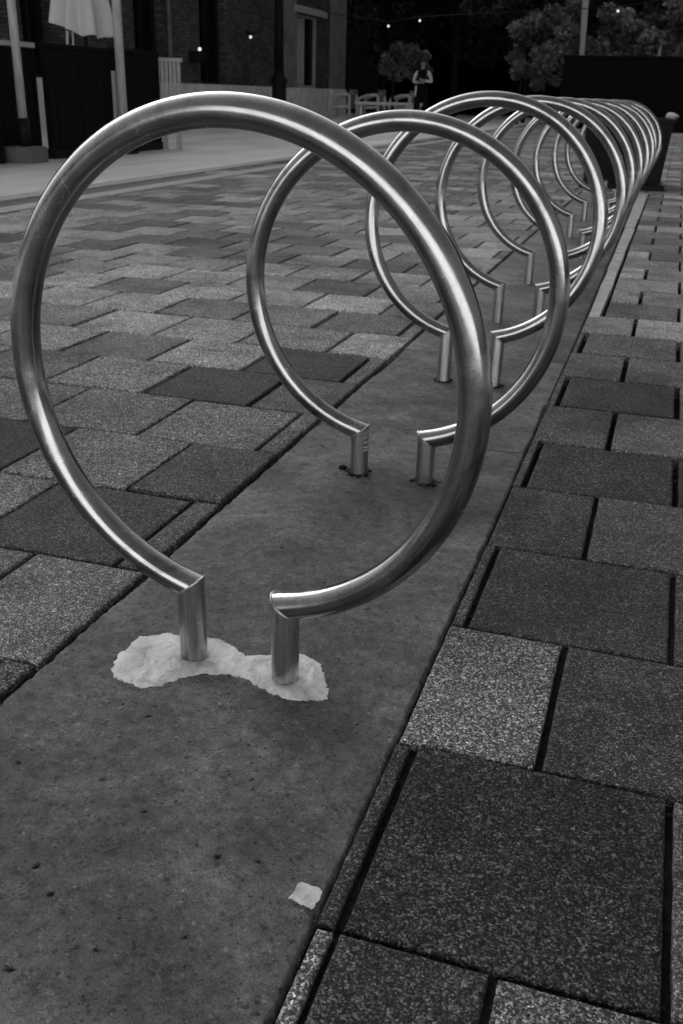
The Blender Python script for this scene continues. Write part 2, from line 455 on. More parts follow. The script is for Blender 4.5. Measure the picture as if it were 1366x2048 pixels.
def build_strip():
    x0, x1, y0, y1 = XL + 0.003, XR - 0.0005, 0.30, 2.90
    nx, ny = 190, 980
    X, Y = np.meshgrid(np.linspace(x0, x1, nx), np.linspace(y0, y1, ny))
    Z = np.zeros_like(X)
    def vnoise(s, seed):
        r = np.random.default_rng(seed).random((400, 1800))
        gx, gy = (X - x0) * s, (Y - y0) * s
        i, j = gx.astype(int), gy.astype(int); fx, fy = gx - i, gy - j
        fx = fx * fx * (3 - 2 * fx); fy = fy * fy * (3 - 2 * fy)
        return (r[i, j] * (1 - fx) + r[i + 1, j] * fx) * (1 - fy) + (r[i, j + 1] * (1 - fx) + r[i + 1, j + 1] * fx) * fy
    n6, n20, n60, n200 = vnoise(6, 1), vnoise(22, 2), vnoise(70, 3), vnoise(230, 4)
    Z += (n6 - .5) * 0.0010 + (n20 - .5) * 0.0005 + (n60 - .5) * 0.0004 + (n200 - .5) * 0.0006
    # ragged broken arris along both sides
    chip = np.clip(vnoise(9, 12) - .62, 0, 1) * 0.022
    dl = X - x0 + (n60 - .5) * 0.003 + (n200 - .5) * 0.002 - chip; dr = x1 - X + (n60 - .5) * 0.003 + (n200 - .5) * 0.002 - chip
    for d_ in (dl, dr):
        Z -= np.clip((0.0035 - d_) / 0.0035, 0, 1) ** 1.4 * 0.014
    T = np.ones_like(X)
    allp = list(PITS)
    for _ in range(130):
        allp.append((random.uniform(x0, x1), random.uniform(y0, y1), random.uniform(.0011, .0030), random.uniform(.0009, .0021), random.uniform(-.6, .9)))
    for (px, py, a, b, rot) in [(p[0], p[1], p[2] * .68, p[3] * .6, p[4]) for p in allp]:
        m = (abs(X - px) < .03) & (abs(Y - py) < .03)
        dx, dy = X[m] - px, Y[m] - py
        u = dx * math.cos(rot) + dy * math.sin(rot); v = -dx * math.sin(rot) + dy * math.cos(rot)
        r = np.sqrt((u / a) ** 2 + (v / b) ** 2) + (n200[m] - .5) * 1.3 + (n60[m] - .5) * 0.6
        k = np.clip(1.15 - r, 0, 1)
        Z[m] -= np.minimum(k * 3, 1) * min(b * 1.3, 0.005)
        T[m] *= 1 - 0.9 * np.minimum(k * 2, 1)
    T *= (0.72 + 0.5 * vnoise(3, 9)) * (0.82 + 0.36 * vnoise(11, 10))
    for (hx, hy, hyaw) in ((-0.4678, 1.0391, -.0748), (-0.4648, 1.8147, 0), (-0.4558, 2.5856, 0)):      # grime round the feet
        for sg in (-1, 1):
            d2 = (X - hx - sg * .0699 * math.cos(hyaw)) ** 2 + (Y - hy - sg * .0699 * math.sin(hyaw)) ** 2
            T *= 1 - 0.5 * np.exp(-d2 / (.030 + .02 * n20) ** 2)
    # a cracked joint at y = 2.05
    crack = np.abs(Y - 2.03 - (X + .5) * .12 - (n20 - .5) * 0.02)
    cm = (crack < 0.0025) & (X > -0.33)
    Z[cm] -= 0.004; T[cm] *= 0.3
    co = np.stack([X, Y, Z], -1).reshape(-1, 3)
    idx = np.arange(nx * ny).reshape(ny, nx)
    q = np.stack([idx[:-1, :-1], idx[:-1, 1:], idx[1:, 1:], idx[1:, :-1]], -1).reshape(-1, 4)
    verts = co.tolist(); faces = q.tolist(); tone = T.reshape(-1).tolist()
    # the rest of the strip: a plain bevelled bar beyond and behind
    for (a, b) in ((-2.2, y0), (y1, S_END - 0.2)):
        k = len(verts)
        sx0, sx1 = x0, x1
        sh = 0.040 if b > 5 else 0.0
        for q, (xx, zz) in enumerate(((sx0, -.045), (sx0, -.006), (sx0 + .005, 0), (sx1 - .005, 0), (sx1, -.006), (sx1, -.045))):
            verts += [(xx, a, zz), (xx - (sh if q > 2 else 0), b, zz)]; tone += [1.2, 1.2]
        for i in range(5):
            faces.append((k + 2 * i, k + 2 * i + 2, k + 2 * i + 3, k + 2 * i + 1)[::-1])
    # skirt of the fine part
    for col in (0, nx - 1):
        ids = idx[:, col].tolist(); k = len(verts)
        for i in ids:
            verts.append((co[i, 0], co[i, 1], -0.045)); tone.append(0.5)
        for i in range(len(ids) - 1):
            faces.append((ids[i], ids[i + 1], k + i + 1, k + i))
    me = bpy.data.meshes.new('concrete_strip'); me.from_pydata(verts, [], faces); me.update()
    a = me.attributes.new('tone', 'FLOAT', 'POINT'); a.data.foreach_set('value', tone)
    me.shade_smooth(); me.materials.append(M['concrete'])
    o = link(bpy.data.objects.new('concrete_strip', me)); o['kind'] = 'structure'
build_strip()

# pale kerb stones along the far right side and round the end of the strip
bm = bmesh.new()
def wob(): return random.uniform(-.0035, .0035)
y = 3.62
for ln in (.62, .52, .58, .55, .60, .50, .58, .66, .52, .54):
    y2 = min(y + ln, S_END)
    def kx(v): return XR + 0.0105 - 0.040 * max(0.0, (v - 2.9) / (S_END - 3.1))
    k0 = [(kx(y) + wob(), y), (-0.1775 + wob(), y), (-0.1775 + wob(), y2 - .012), (kx(y2) + wob(), y2 - .012)]
    zz = 0.003 + random.uniform(-.001, .001)
    lo = [bm.verts.new((p[0], p[1], -.05)) for p in k0]; hi = [bm.verts.new((p[0], p[1], zz)) for p in k0]
    bm.faces.new(hi)
    for i in range(4): bm.faces.new((lo[i], lo[(i + 1) % 4], hi[(i + 1) % 4], hi[i]))
    y = y2
    if y > S_END - .1: break
add_box(bm, XL, -0.268, S_END - 0.19, S_END - 0.11, -0.05, 0.004, bevel=0.003)
bm_obj('kerb', bm, M['kerb'])['kind'] = 'structure'

# drainage channel and the smoother plaza beyond it
box_obj('drainage_channel', (-4.36, -4.12, -2.2, 46, -0.055, -0.012), M['drain'])['kind'] = 'structure'
bm = bmesh.new()
for k in range(31):
    ya = -2.2 + k * 1.55
    add_box(bm, -4.116, -3.945, ya, ya + 1.54, -0.055, 0.002, bevel=0.004)
    add_box(bm, -4.54, -4.364, ya, ya + 1.54, -0.055, 0.002, bevel=0.004)
bm_obj('channel_edging', bm, M['kerb'])['kind'] = 'structure'
bm = bmesh.new()
for i in range(10):
    for k in range(34):
        xa = -4.55 - (i + 1) * 0.9; ya = -2.2 + k * 1.4 + (i % 2) * .7
        zz = random.uniform(-.002, .002)
        add_box(bm, xa + .004, xa + .896, ya + .004, ya + 1.396, -0.055, zz)
bm_obj('plaza', bm, M['plaza'])['kind'] = 'structure'

# ------------------------------------------------------------------ the hoops
RR, RT, RG = 0.30, 0.0186, 0.0699
def hoop_meshes(hc):
    """arc and two legs with mitred corners, in the hoop's own frame (x across, z up)"""
    seg = 32
    a_end = math.asin(RG / RR)                      # angle from straight down
    trim = 0.0175 / RR
    def C(a): return Vector((RR * math.sin(a), 0, hc - RR * math.cos(a)))   # a measured from straight down
    def prof(c, t):
        rad = Vector((t.z, 0, -t.x)); y = Vector((0, 1, 0))
        return [c + (rad * math.cos(2 * PI * k / seg) + y * math.sin(2 * PI * k / seg)) * RT for k in range(seg)]
    def T(a): return Vector((math.cos(a), 0, math.sin(a)))
    verts, faces = [], []
    angs = [a_end + trim + (2 * PI - 2 * (a_end + trim)) * i / 150 for i in range(151)]
    ends = []
    for side in (1, -1):
        a = a_end if side == 1 else 2 * PI - a_end
        E = C(a); t = T(a)                           # travelling direction at the end
        ta = -t if side == 1 else t                  # direction running out of the arc into the corner
        tl = Vector((0, 0, -1))
        n = (ta + tl).normalized()
        pts = [q - t * ((q - E).dot(n) / t.dot(n)) for q in prof(E, t)]
        ends.append((E, n, pts))
    rings = [ends[0][2]] + [prof(C(a), T(a)) for a in angs] + [ends[1][2]]
    for r in rings: verts += r
    for i in range(len(rings) - 1):
        for k in range(seg):
            faces.append((i * seg + k, i * seg + (k + 1) % seg, (i + 1) * seg + (k + 1) % seg, (i + 1) * seg + k))
    legs = []
    for (E, n, pts) in ends:
        lv, lf = [], []
        up = Vector((0, 0, 1))
        top = []
        for k in range(seg):
            q = Vector((E.x + RT * math.cos(2 * PI * k / seg), RT * math.sin(2 * PI * k / seg), E.z))
            top.append(q - up * ((q - E).dot(n) / up.dot(n)))
        low = [Vector((q.x, q.y, -0.03)) for q in top]
        lv = low + top
        for k in range(seg):
            lf.append((k, (k + 1) % seg, seg + (k + 1) % seg, seg + k))
        legs.append((lv, lf, pts))
    return (verts, faces), legs

HOOPS = [  # x, y, yaw, lean, centre height
    (-0.4678, 1.0391, -0.0748, -0.0077, 0.4056), (-0.4648, 1.8147, -0.0030, 0.0105, 0.3830), (-0.4558, 2.5856, 0.0109, 0.0743, 0.4240),
    (-0.445, 3.41, 0.02, 0.02, 0.417), (-0.452, 4.24, 0.03, 0.01, 0.415), (-0.45, 5.08, -0.02, -0.01, 0.413), (-0.445, 5.88, 0.03, 0.02, 0.414),
    (-0.44, 6.73, 0.0, 0.01, 0.412), (-0.445, 7.55, -0.03, -0.015, 0.415), (-0.43, 8.38, 0.02, 0.015, 0.414)]
HL = ['large steel cycle hoop nearest the camera, its feet set in white mortar', 'steel cycle hoop just behind the nearest one, a pale smear on its left foot',
      'third steel cycle hoop back, leaning away, seen through the second hoop', 'steel cycle hoop fourth from the near end of the row',
      'steel cycle hoop fifth from the near end of the row', 'steel cycle hoop sixth from the near end of the row',
      'steel cycle hoop fourth from the black planter, seventh from the front', 'steel cycle hoop third from the black planter end',
      'steel cycle hoop second from the black planter end', 'last steel cycle hoop of the row, right before the black planter']
for i, (x, y, yaw, lean, hc) in enumerate(HOOPS):
    h = thing('bike_hoop', HL[i], 'bike rack', (x, y, 0), yaw, 'steel cycle hoops set along the concrete strip')
    h.rotation_euler = (-lean, 0, yaw)
    arc, legs = hoop_meshes(hc)
    a = mesh_obj('ring', arc[0], arc[1], M['steel'], h, smooth=True)
    for lv, lf, pts in legs:
        mesh_obj('leg', lv, lf, M['leg'], h, smooth=True)
        bm = bmesh.new()
        loop = [p + noise.noise_vector(p * 260) * 0.0004 for p in pts] + [pts[0]]
        add_tube(bm, loop, [0.0017 + 0.0005 * noise.noise(p * 400) for p in loop], 6, caps=False)
        bm_obj('weld', bm, M['leg'], h, True)

# pale mortar smear on the left foot of the second hoop
h2 = bpy.data.objects['bike_hoop.001']
bm = bmesh.new()
for j in range(5):
    z0 = 0.052 + j * 0.0095 + random.uniform(-.002, .002); rows = []
    for i in range(7):
        an = -0.95 + i * 0.16; w = random.uniform(.0006, .0020) * (1 - abs(i - 3) / 4.2); zz = z0 + 0.0015 * math.sin(i * .8 + j) + i * .0006
        rows.append([bm.verts.new((-RG + (RT + .0005) * math.cos(an), (RT + .0005) * math.sin(an), zz + q * w)) for q in (-1, 1)])
    for i in range(6): bm.faces.new((rows[i][0], rows[i + 1][0], rows[i + 1][1], rows[i][1]))
bm_obj('mortar_smear', bm, M['mortar'], h2)

# ------------------------------------------------------------------ mortar, litter
def slab(name, outline, mat, h=0.0045, sub=10, z0=0.0, dome=True):
    """irregular crust from a ground outline: ragged rim, domed top"""
    n = len(outline); pts = []
    for i in range(n):
        a, b = Vector(outline[i]), Vector(outline[(i + 1) % n])
        for k in range(8):
            p = a.lerp(b, k / 8)
            q = noise.noise_vector(Vector((p.x * 90, p.y * 90, 1.7))) * 0.0035 + noise.noise_vector(Vector((p.x * 260, p.y * 260, 4.7))) * 0.0042
            pts.append(Vector((p.x + q.x, p.y + q.y)))
    bm = bmesh.new()
    vs = [bm.verts.new((p.x, p.y, z0)) for p in pts]
    f = bm.faces.new(vs)
    bmesh.ops.triangulate(bm, faces=[f])
    for _ in range(4):
        es = [e for e in bm.edges if e.calc_length() > 0.007]
        if not es: break
        bmesh.ops.subdivide_edges(bm, edges=es, cuts=1)
        bmesh.ops.triangulate(bm, faces=bm.faces[:])
    rim = [v for v in bm.verts if any(len(e.link_faces) == 1 for e in v.link_edges)]
    rimset = set(rim)
    from mathutils import kdtree
    kd = kdtree.KDTree(len(rim))
    for i, v in enumerate(rim): kd.insert(v.co, i)
    kd.balance()
    for v in bm.verts:
        d = kd.find(v.co)[2]
        hz = h * (0.22 + 0.78 * min(1, d / 0.022) ** 0.6) if dome else h
        q = noise.noise(Vector((v.co.x * 35, v.co.y * 35, 2))) * 0.0022 + noise.noise(Vector((v.co.x * 110, v.co.y * 110, 5))) * 0.0012 + noise.noise(Vector((v.co.x * 60 + v.co.y * 25, v.co.y * 9, 7))) * 0.0008
        v.co.z = z0 + max(0.0015, hz + q * (1 if v not in rimset else 0.5))
    r = bmesh.ops.extrude_face_region(bm, geom=bm.faces[:])
    low = [g for g in r['geom'] if isinstance(g, bmesh.types.BMVert)]
    for v in low: v.co.z = z0 - 0.004
    return bm_obj(name, bm, mat)
OUT = [[-0.629, 0.9765], [-0.6383, 1.0139], [-0.6348, 1.0671], [-0.599, 1.0907], [-0.5823, 1.0893], [-0.5428, 1.0979], [-0.5197, 1.0989], [-0.4954, 1.0845], [-0.4724, 1.0703], [-0.4402, 1.0834], [-0.4154, 1.0967], [-0.3929, 1.1007], [-0.3669, 1.0853], [-0.3503, 1.0582], [-0.3376, 1.0334], [-0.3312, 1.0124], [-0.3442, 1.0004], [-0.3625, 0.9938], [-0.3805, 0.9957], [-0.4023, 0.9976], [-0.4234, 1.0061], [-0.4515, 1.0214], [-0.4734, 1.0213], [-0.4919, 1.0132], [-0.5124, 1.0097], [-0.527, 0.994], [-0.5442, 0.9699], [-0.5675, 0.9514], [-0.5955, 0.9551], [-0.6152, 0.9633]]
tag(slab('mortar_patch', OUT, M['mortar']), 'rough white mortar patch around the feet of the nearest hoop', 'mortar patch')
# lump of mortar against the left foot belongs to the same patch: built as a child
bm = bmesh.new(); bmesh.ops.create_icosphere(bm, subdivisions=3, radius=0.014)
for v in bm.verts:
    v.co += v.co.normalized() * noise.noise(v.co * 90) * 0.006; v.co.z *= 0.9
lump = bm_obj('lump', bm, M['mortar'], bpy.data.objects['mortar_patch']); lump.location = (-0.5505, 1.012, 0.002); lump.rotation_euler = (0.2, 0.3, 0.4)

bm = bmesh.new()
for k in range(20):
    i = random.randrange(len(OUT)); cx, cy = OUT[i]; q = (Vector((cx, cy)) - Vector((-.485, 1.03))).normalized() * abs(random.gauss(0, .009)); s_ = random.uniform(.0007, .0022)
    bmesh.ops.create_icosphere(bm, subdivisions=1, radius=1, matrix=Matrix.Translation((cx + q.x + random.gauss(0, .008), cy + q.y + random.gauss(0, .005), .0008)) @ Matrix.Diagonal((s_ * 1.3, s_, s_ * .6, 1)))
cr = bm_obj('crumbs', bm, M['block'], bpy.data.objects['mortar_patch']); cr['kind'] = 'stuff'

c = (-0.2407, 0.6807); pts = [(-.014, -.008), (-.004, -.012), (.008, -.010), (.013, .0), (.011, .013), (.002, .011), (-.006, .012), (-.011, .003)]
bm = bmesh.new()
g = 9
vv = [[None] * (g + 1) for _ in range(g + 1)]
for i in range(g + 1):
    for k in range(g + 1):
        u, v = i / g - .5, k / g - .5
        q = noise.noise_vector(Vector((u * 3.5, v * 3.5, 9))) * 0.003
        w = noise.noise(Vector((u * 5, v * 5, 3)))
        xx = u * 0.025 + v * 0.004 + q.x; yy = v * 0.024 - u * 0.006 + q.y
        vv[i][k] = bm.verts.new((c[0] + xx, c[1] + yy, 0.0035 + 0.0035 * abs(w) + 0.004 * max(0, v) ** 1.2))
for i in range(g):
    for k in range(g): bm.faces.new((vv[i][k], vv[i + 1][k], vv[i + 1][k + 1], vv[i][k + 1]))
r = bmesh.ops.solidify(bm, geom=bm.faces[:], thickness=0.0012)
tag(bm_obj('paper_scrap', bm, M['paper']), 'crumpled pale scrap of paper on the concrete near the paver edge', 'litter')

# gritty collars where the feet of the second and third hoop enter the concrete
for (hx, hy, lab) in ((-0.4648 - RG, 1.8147, 'ragged dark grit round the left foot of the second hoop'), (-0.4648 + RG, 1.8147, 'ragged dark grit round the right foot of the second hoop'),
                 (-0.4558 - RG, 2.5856, 'ragged dark grit round the left foot of the third hoop'), (-0.4558 + RG, 2.5856, 'ragged dark grit round the right foot of the third hoop')):
    bm = bmesh.new()
    for k in range(34):
        a = random.uniform(0, 2 * PI); rr = RT + abs(random.gauss(0, 0.006)) + 0.001; s = random.uniform(0.0015, 0.0042)
        m = Matrix.Translation((hx + rr * math.cos(a), hy + rr * math.sin(a), 0.001)) @ Matrix.Diagonal((s, s, s * .7, 1))
        bmesh.ops.create_icosphere(bm, subdivisions=1, radius=1, matrix=m)
    for v in bm.verts: v.co += noise.noise_vector(v.co * 300) * 0.0012
    tag(bm_obj('grit', bm, M['dirt']), lab, 'grit', 'grit round the hoop feet', 'stuff')
bm = bmesh.new()
bmesh.ops.create_icosphere(bm, subdivisions=2, radius=0.010, matrix=Matrix.Translation((-0.573, 1.823, 0.003)) @ Matrix.Diagonal((1, .7, .6, 1)))
for v in bm.verts: v.co += noise.noise_vector(v.co * 160) * 0.004
tag(bm_obj('dead_leaf', bm, M['dirt']), 'small dark crumpled leaf left of the second hoop', 'leaf')

# ------------------------------------------------------------------ black planter at the end of the row
pl = thing('planter', 'low black square planter at the far end of the hoop row', 'planter', (-0.45, 9.95, 0), 0.05)
box_obj('plinth', (-0.37, 0.37, -0.52, 0.37, 0.0, 0.045), M['blackmetal'], pl, bevel=0.006)
bm = bmesh.new()
add_box(bm, -0.38, 0.38, -0.38, 0.38, 0.045, 0.555, taper=0.12)
bm_obj('body', bm, M['blackmetal'], pl)
bm = bmesh.new()
for b in ((-.4, .4, -.4, -.35), (-.4, .4, .35, .4), (-.4, -.35, -.349, .349), (.35, .4, -.349, .349)):
    add_box(bm, b[0], b[1], b[2], b[3], 0.557, 0.59, bevel=0.004)
bm_obj('rim', bm, M['blackmetal'], pl)
mesh_obj('soil', [(-.349, -.349, .57), (.349, -.349, .57), (.349, .349, .57), (-.349, .349, .57)], [(0, 1, 2, 3)], M['dirt'], pl)

# ------------------------------------------------------------------ dark cafe screens on the left
def screen(name, x, y0, y1, z1, label, rail):
    s = thing(name, label, 'screen', (x, y0, 0), 0, 'dark cafe screens along the plaza')
    bm = bmesh.new(); n = max(3, int((y1 - y0) / 0.16)); w = (y1 - y0) / n
    for k in range(n):
        add_box(bm, -0.05 + random.uniform(-.006, .006), 0.0 + random.uniform(-.006, .006), k * w + .004, (k + 1) * w - .004, 0.10, z1 - 0.05, bevel=0.004)
    bm_obj('boards', bm, M['darkwood'], s)
    box_obj('base_rail', (-0.20, 0.02, 0.02, y1 - y0 - .02, 0.0, 0.098), M['blackmetal'], s)
    box_obj('cap_rail', (-0.065, 0.015, 0, y1 - y0, z1 - 0.048, z1), M['palewood' if rail else 'darkwood'], s, bevel=0.004)
    for yy in (0.02, y1 - y0 - .07):
        box_obj('stile', (-0.056, -0.051 + .06, yy, yy + .05, 0.10, z1 - .05), M['darkwood'], s)
    return s
screen('cafe_screen', -6.5, 7.2, 8.95, 0.97, 'lower dark boarded screen at the left edge beside the first post', True)
screen('cafe_screen', -6.58, 8.6, 9.75, 1.15, 'tall dark boarded screen with a pale cap behind the first post', True)
screen('cafe_screen', -6.5, 9.80, 11.12, 1.16, 'wide dark boarded screen below the folded white parasol', False)
screen('cafe_screen', -6.5, 11.15, 12.36, 1.17, 'dark boarded screen between the second post and the pale slats', False)
s = thing('slatted_screen', 'pale vertical slatted screen at the end of the dark screens', 'screen', (-6.60, 12.48, 0), 0.15)
for k in range(6):
    box_obj('slat', (0.005 + k * .055, .047 + k * .055, -.012, .012, 0.34, 1.06), M['palewood'], s, bevel=.003)
box_obj('cap_rail', (-.01, .35, -.03, .03, 1.062, 1.11), M['palewood'], s, bevel=.004)
box_obj('bottom_rail', (-.01, .35, -.02, .02, .29, .338), M['palewood'], s)
for xx in (.05, .24):
    box_obj('leg', (xx, xx + .06, -.025, .025, 0, .288), M['palewood'], s)

# posts in front of the screens
def post(x, y, r, top, label):
    p = thing('post', label, 'post', (x, y, 0), 0, 'tall round posts in front of the screens')
    return p
p = post(-6.42, 9.2, .042, 3.1, 'pale round post at the far left standing in a concrete block')
tube_obj('pole', [(0, 0, .43), (0, 0, 1.6), (0, 0, 3.1)], [.046, .042, .040], M['polewood'], p, 16)
tube_obj('sleeve', [(0, 0, .16), (0, 0, .425)], .062, M['blackmetal'], p, 16)
box_obj('base_block', (-.16, .16, -.16, .16, 0, .158), M['block'], p, bevel=.012)
box_obj('cap', (-.06, .06, -.06, .06, 3.102, 3.15), M['blackmetal'], p, bevel=.008)
p = post(-6.40, 11.2, .05, 3.1, 'pale round post with a bleached sleeve beside the folded parasol')
tube_obj('pole', [(0, 0, .02), (0, 0, 1.6), (0, 0, 3.1)], [.056, .052, .05], M['polewood'], p, 16)
box_obj('sleeve', (-.10, -.058, -.05, .05, .1, .92), M['palewood'], p, bevel=.006)
box_obj('foot', (-.12, .12, -.12, .12, 0, .02), M['blackmetal'], p)
box_obj('cap', (-.06, .06, -.06, .06, 3.102, 3.15), M['blackmetal'], p, bevel=.008)

# folded white parasol behind the screens
p = thing('parasol', 'folded white parasol hanging closed behind the dark screens', 'parasol', (-7.02, 11.5, 0))
bm = bmesh.new(); seg = 96; rings = []
for i in range(26):
    s = i / 25; z = 1.36 + s * 1.5
    R0 = 0.35 * (1 - s) ** 0.8 + 0.055
    ring = []
    for k in range(seg):
        a = 2 * PI * k / seg
        f = 0.80 + 0.20 * math.cos(8 * a + 0.5 * math.sin(3 * a) + s * .6) + 0.07 * math.sin(5 * a + 1)
        zz = z + (1 - s) * (0.015 * math.cos(8 * a) + 0.02 * math.sin(a * 2 + 1) - 0.08 * math.cos(a))
        ring.append(bm.verts.new((R0 * f * math.cos(a), R0 * f * math.sin(a), zz)))
    rings.append(ring)
for i in range(25):
    for k in range(seg): bm.faces.new((rings[i][k], rings[i][(k + 1) % seg], rings[i + 1][(k + 1) % seg], rings[i + 1][k]))
bm.faces.new(rings[-1])
bm_obj('canopy', bm, M['canvas'], p, smooth=True)
tube_obj('pole', [(0, 0, .08), (0, 0, 2.95)], .024, M['blackmetal'], p)
tube_obj('strap', [(-.18, -.1, 1.36), (-.19, -.11, 1.22), (-.18, -.1, 1.12)], [.02, .012, .022], M['canvas'], p)
tube_obj('strap', [(-.05, -.2, 1.34), (-.05, -.2, 1.22), (-.06, -.2, 1.14)], [.012, .010, .024], M['canvas'], p)
bm = bmesh.new(); add_lathe(bm, [(.28, 0), (.28, .05), (.12, .08), (.06, .12)]); bm_obj('base', bm, M['blackmetal'], p)

# ------------------------------------------------------------------ brick building on the left
b = thing('brick_building', 'dark brick building with a pale stone plinth behind the cafe screens', 'building', (-12.1, 0, 0))
def wall_with_openings():
    ops = [(17.6, 18.6, .9, 4.6), (21.9, 23.3, .9, 4.6), (25.3, 26.9, .9, 4.8), (32.5, 34.9, .9, 3.1)]
    bm = bmesh.new()
    y = 15.6
    for (a, c_, z0, z1) in ops:
        add_box(bm, -.4, 0, y, a, 0.9, 9.0)
        add_box(bm, -.4, 0, a, c_, z1, 9.0)
        y = c_
    add_box(bm, -.4, 0, y, 37.3, .9, 9.0)
    return bm_obj('wall', bm, M['brick'], b), ops
w, OPS = wall_with_openings()
box_obj('back_volume', (-9, -.42, 15.6, 37.3, 0, 9.0), M['brick'], b)
box_obj('sun_block_wing', (-12, -2.4, 37.8, 51, 0, 13.0), M['brick'], b)  # unseen wing, added to keep the sun off the far ground
box_obj('plinth', (-.4, .06, 15.6, 37.36, 0, .897), M['stone'], b, bevel=.01)
for i, (a, c_, z0, z1) in enumerate(OPS):
    f = box_obj('window', (-.33, -.30, a, c_, z0 + .002, z1), M['glass'], b)
    bm = bmesh.new()
    dark = i < 3
    for q in ((a, a + .07, z0, z1), (c_ - .07, c_, z0, z1), (a + .071, c_ - .071, z1 - .07, z1 - .001), (a + .071, c_ - .071, z0 + .003, z0 + .08), ((a + c_) / 2 - .03, (a + c_) / 2 + .03, z0 + .081, z1 - .071)):
        add_box(bm, -.295, -.20, q[0] + .002, q[1] - .002, q[2] + .002, q[3] - .002)
    bm_obj('frame', bm, M['blackmetal' if dark else 'frame'], f)
    if not dark:
        bm = bmesh.new()
        for k in range(11):
            add_box(bm, -.292, -.285, a + .35 + k * .075, a + .41 + k * .075, z0 + .1, z1 - (.9 if k < 5 else .1))
        bm_obj('blind', bm, M['curtain'], f)
box_obj('lintel', (.0, .10, 32.0, 35.2, 3.10, 3.30), M['frame'], b, bevel=.01)
box_obj('pilaster', (.0, .09, 31.3, 32.25, .90, 9.0), M['render_'], b, bevel=.01)
box_obj('pilaster', (.0, .12, 35.75, 37.3, .90, 9.0), M['render_'], b, bevel=.01)
box_obj('plinth_pier', (.061, .16, 35.70, 37.34, 0, .90), M['stone'], b, bevel=.01)
box_obj('cornice', (-.4, .25, 15.5, 37.5, 9.002, 9.35), M['stone'], b)
tube_obj('downpipe', [(.07, 23.5, .9), (.07, 23.5, 9)], .05, M['render_'], b)

def wall_lamp(y, z, lab):
    w = thing('wall_lamp', lab, 'lamp', (-12.1, y, z))
    bm = bmesh.new(); add_lathe(bm, [(.05, .05), (.10, .03), (.10, -.02), (.03, -.03)], cx=.16); bm_obj('hood', bm, M['blackmetal'], w)
    tube_obj('arm', [(0, 0, .06), (.16, 0, .06)], .018, M['blackmetal'], w)
    bm = bmesh.new(); bmesh.ops.create_uvsphere(bm, u_segments=14, v_segments=10, radius=.04, matrix=Matrix.Translation((.16, 0, -.075))); bm_obj('bulb', bm, M['bulb'], w, True)
wall_lamp(28.3, 2.24, 'tiny lit wall lamp on the brick beside the black lamp post')
w = thing('wall_box', 'small black box with a pale light on the brick wall above the plinth', 'wall box', (-12.1, 24.9, 1.40))
box_obj('case', (0, .22, -.26, .26, 0, .26), M['blackmetal'], w, bevel=.01)
bm = bmesh.new(); bmesh.ops.create_uvsphere(bm, u_segments=14, v_segments=10, radius=.045, matrix=Matrix.Translation((.14, .1, .31))); bm_obj('bulb', bm, M['bulb'], w, True)

# black lamp post in front of the wall
lp = thing('lamp_post', 'black cast iron lamp post with a flared base before the brick wall', 'lamp post', (-10.96, 28, 0))
bm = bmesh.new(); add_lathe(bm, [(.26, 0), (.26, .12), (.21, .16), (.20, .95), (.235, 1.0), (.235, 1.08), (.16, 1.18), (.14, 1.3)], seg=16); bm_obj('base', bm, M['blackmetal'], lp)
tube_obj('column', [(0, 0, 1.302), (0, 0, 2.6), (0, 0, 4.6)], [.135, .12, .09], M['blackmetal'], lp, 16)
bm = bmesh.new(); add_lathe(bm, [(.08, 4.602), (.22, 4.7), (.26, 5.15), (.10, 5.3), (.02, 5.45)], seg=8); bm_obj('lantern', bm, M['blackmetal'], lp)

# ------------------------------------------------------------------ benches by the corner of the building
def bench(x, y, rz, lab):
    s = thing('bench', lab, 'bench', (x, y, 0), rz, 'benches by the corner of the building')
    for yy in (-.30, .30):                                   # closed side loops, seen nearly face-on
        pts = [(-.34, yy, .02), (-.38, yy, .40), (-.33, yy, .62), (.0, yy, .72), (.30, yy, .74), (.35, yy, .70), (.36, yy, .34), (.37, yy, .02)]
        bm = bmesh.new(); add_tube(bm, pts, .048, 8); add_tube(bm, [(-.375, yy, .33), (.36, yy, .36)], .045, 8)
        bm_obj('side_frame', bm, M['paleframe'], s, True)
    bm = bmesh.new()
    for k in range(5): add_box(bm, -.31 + k * .13, -.20 + k * .13, -.27, .27, .34, .38, bevel=.004)
    bm_obj('seat', bm, M['seatdark'], s)
    bm = bmesh.new()
    for k in range(4): add_box(bm, .27 + k * .03, .30 + k * .03, -.34, .34, .42 + k * .12, .53 + k * .12, bevel=.004)
    bm_obj('backrest', bm, M['seatback'], s)
bench(-10.85, 33.6, -0.10, 'dark slatted armchair bench nearest the brick corner')
bench(-9.95, 33.9, -0.10, 'dark slatted armchair bench in the middle of the three by the corner')
bench(-9.05, 34.6, -0.10, 'dark slatted armchair bench farthest from the brick corner')
tb = thing('low_table', 'long pale low table in front of the armchair benches', 'table', (-8.9, 32.6, 0), 0.05)
box_obj('tabletop', (-1.15, 1.05, -.3, .3, .44, .53), M['paleframe'], tb, bevel=.01)
for xx in (-1.0, .85):
    box_obj('leg', (xx, xx + .08, -.22, .22, 0, .438), M['paleframe'], tb)
box_obj('end_panel', (.55, .84, -.25, .25, .2, .437), M['paleframe'], tb)

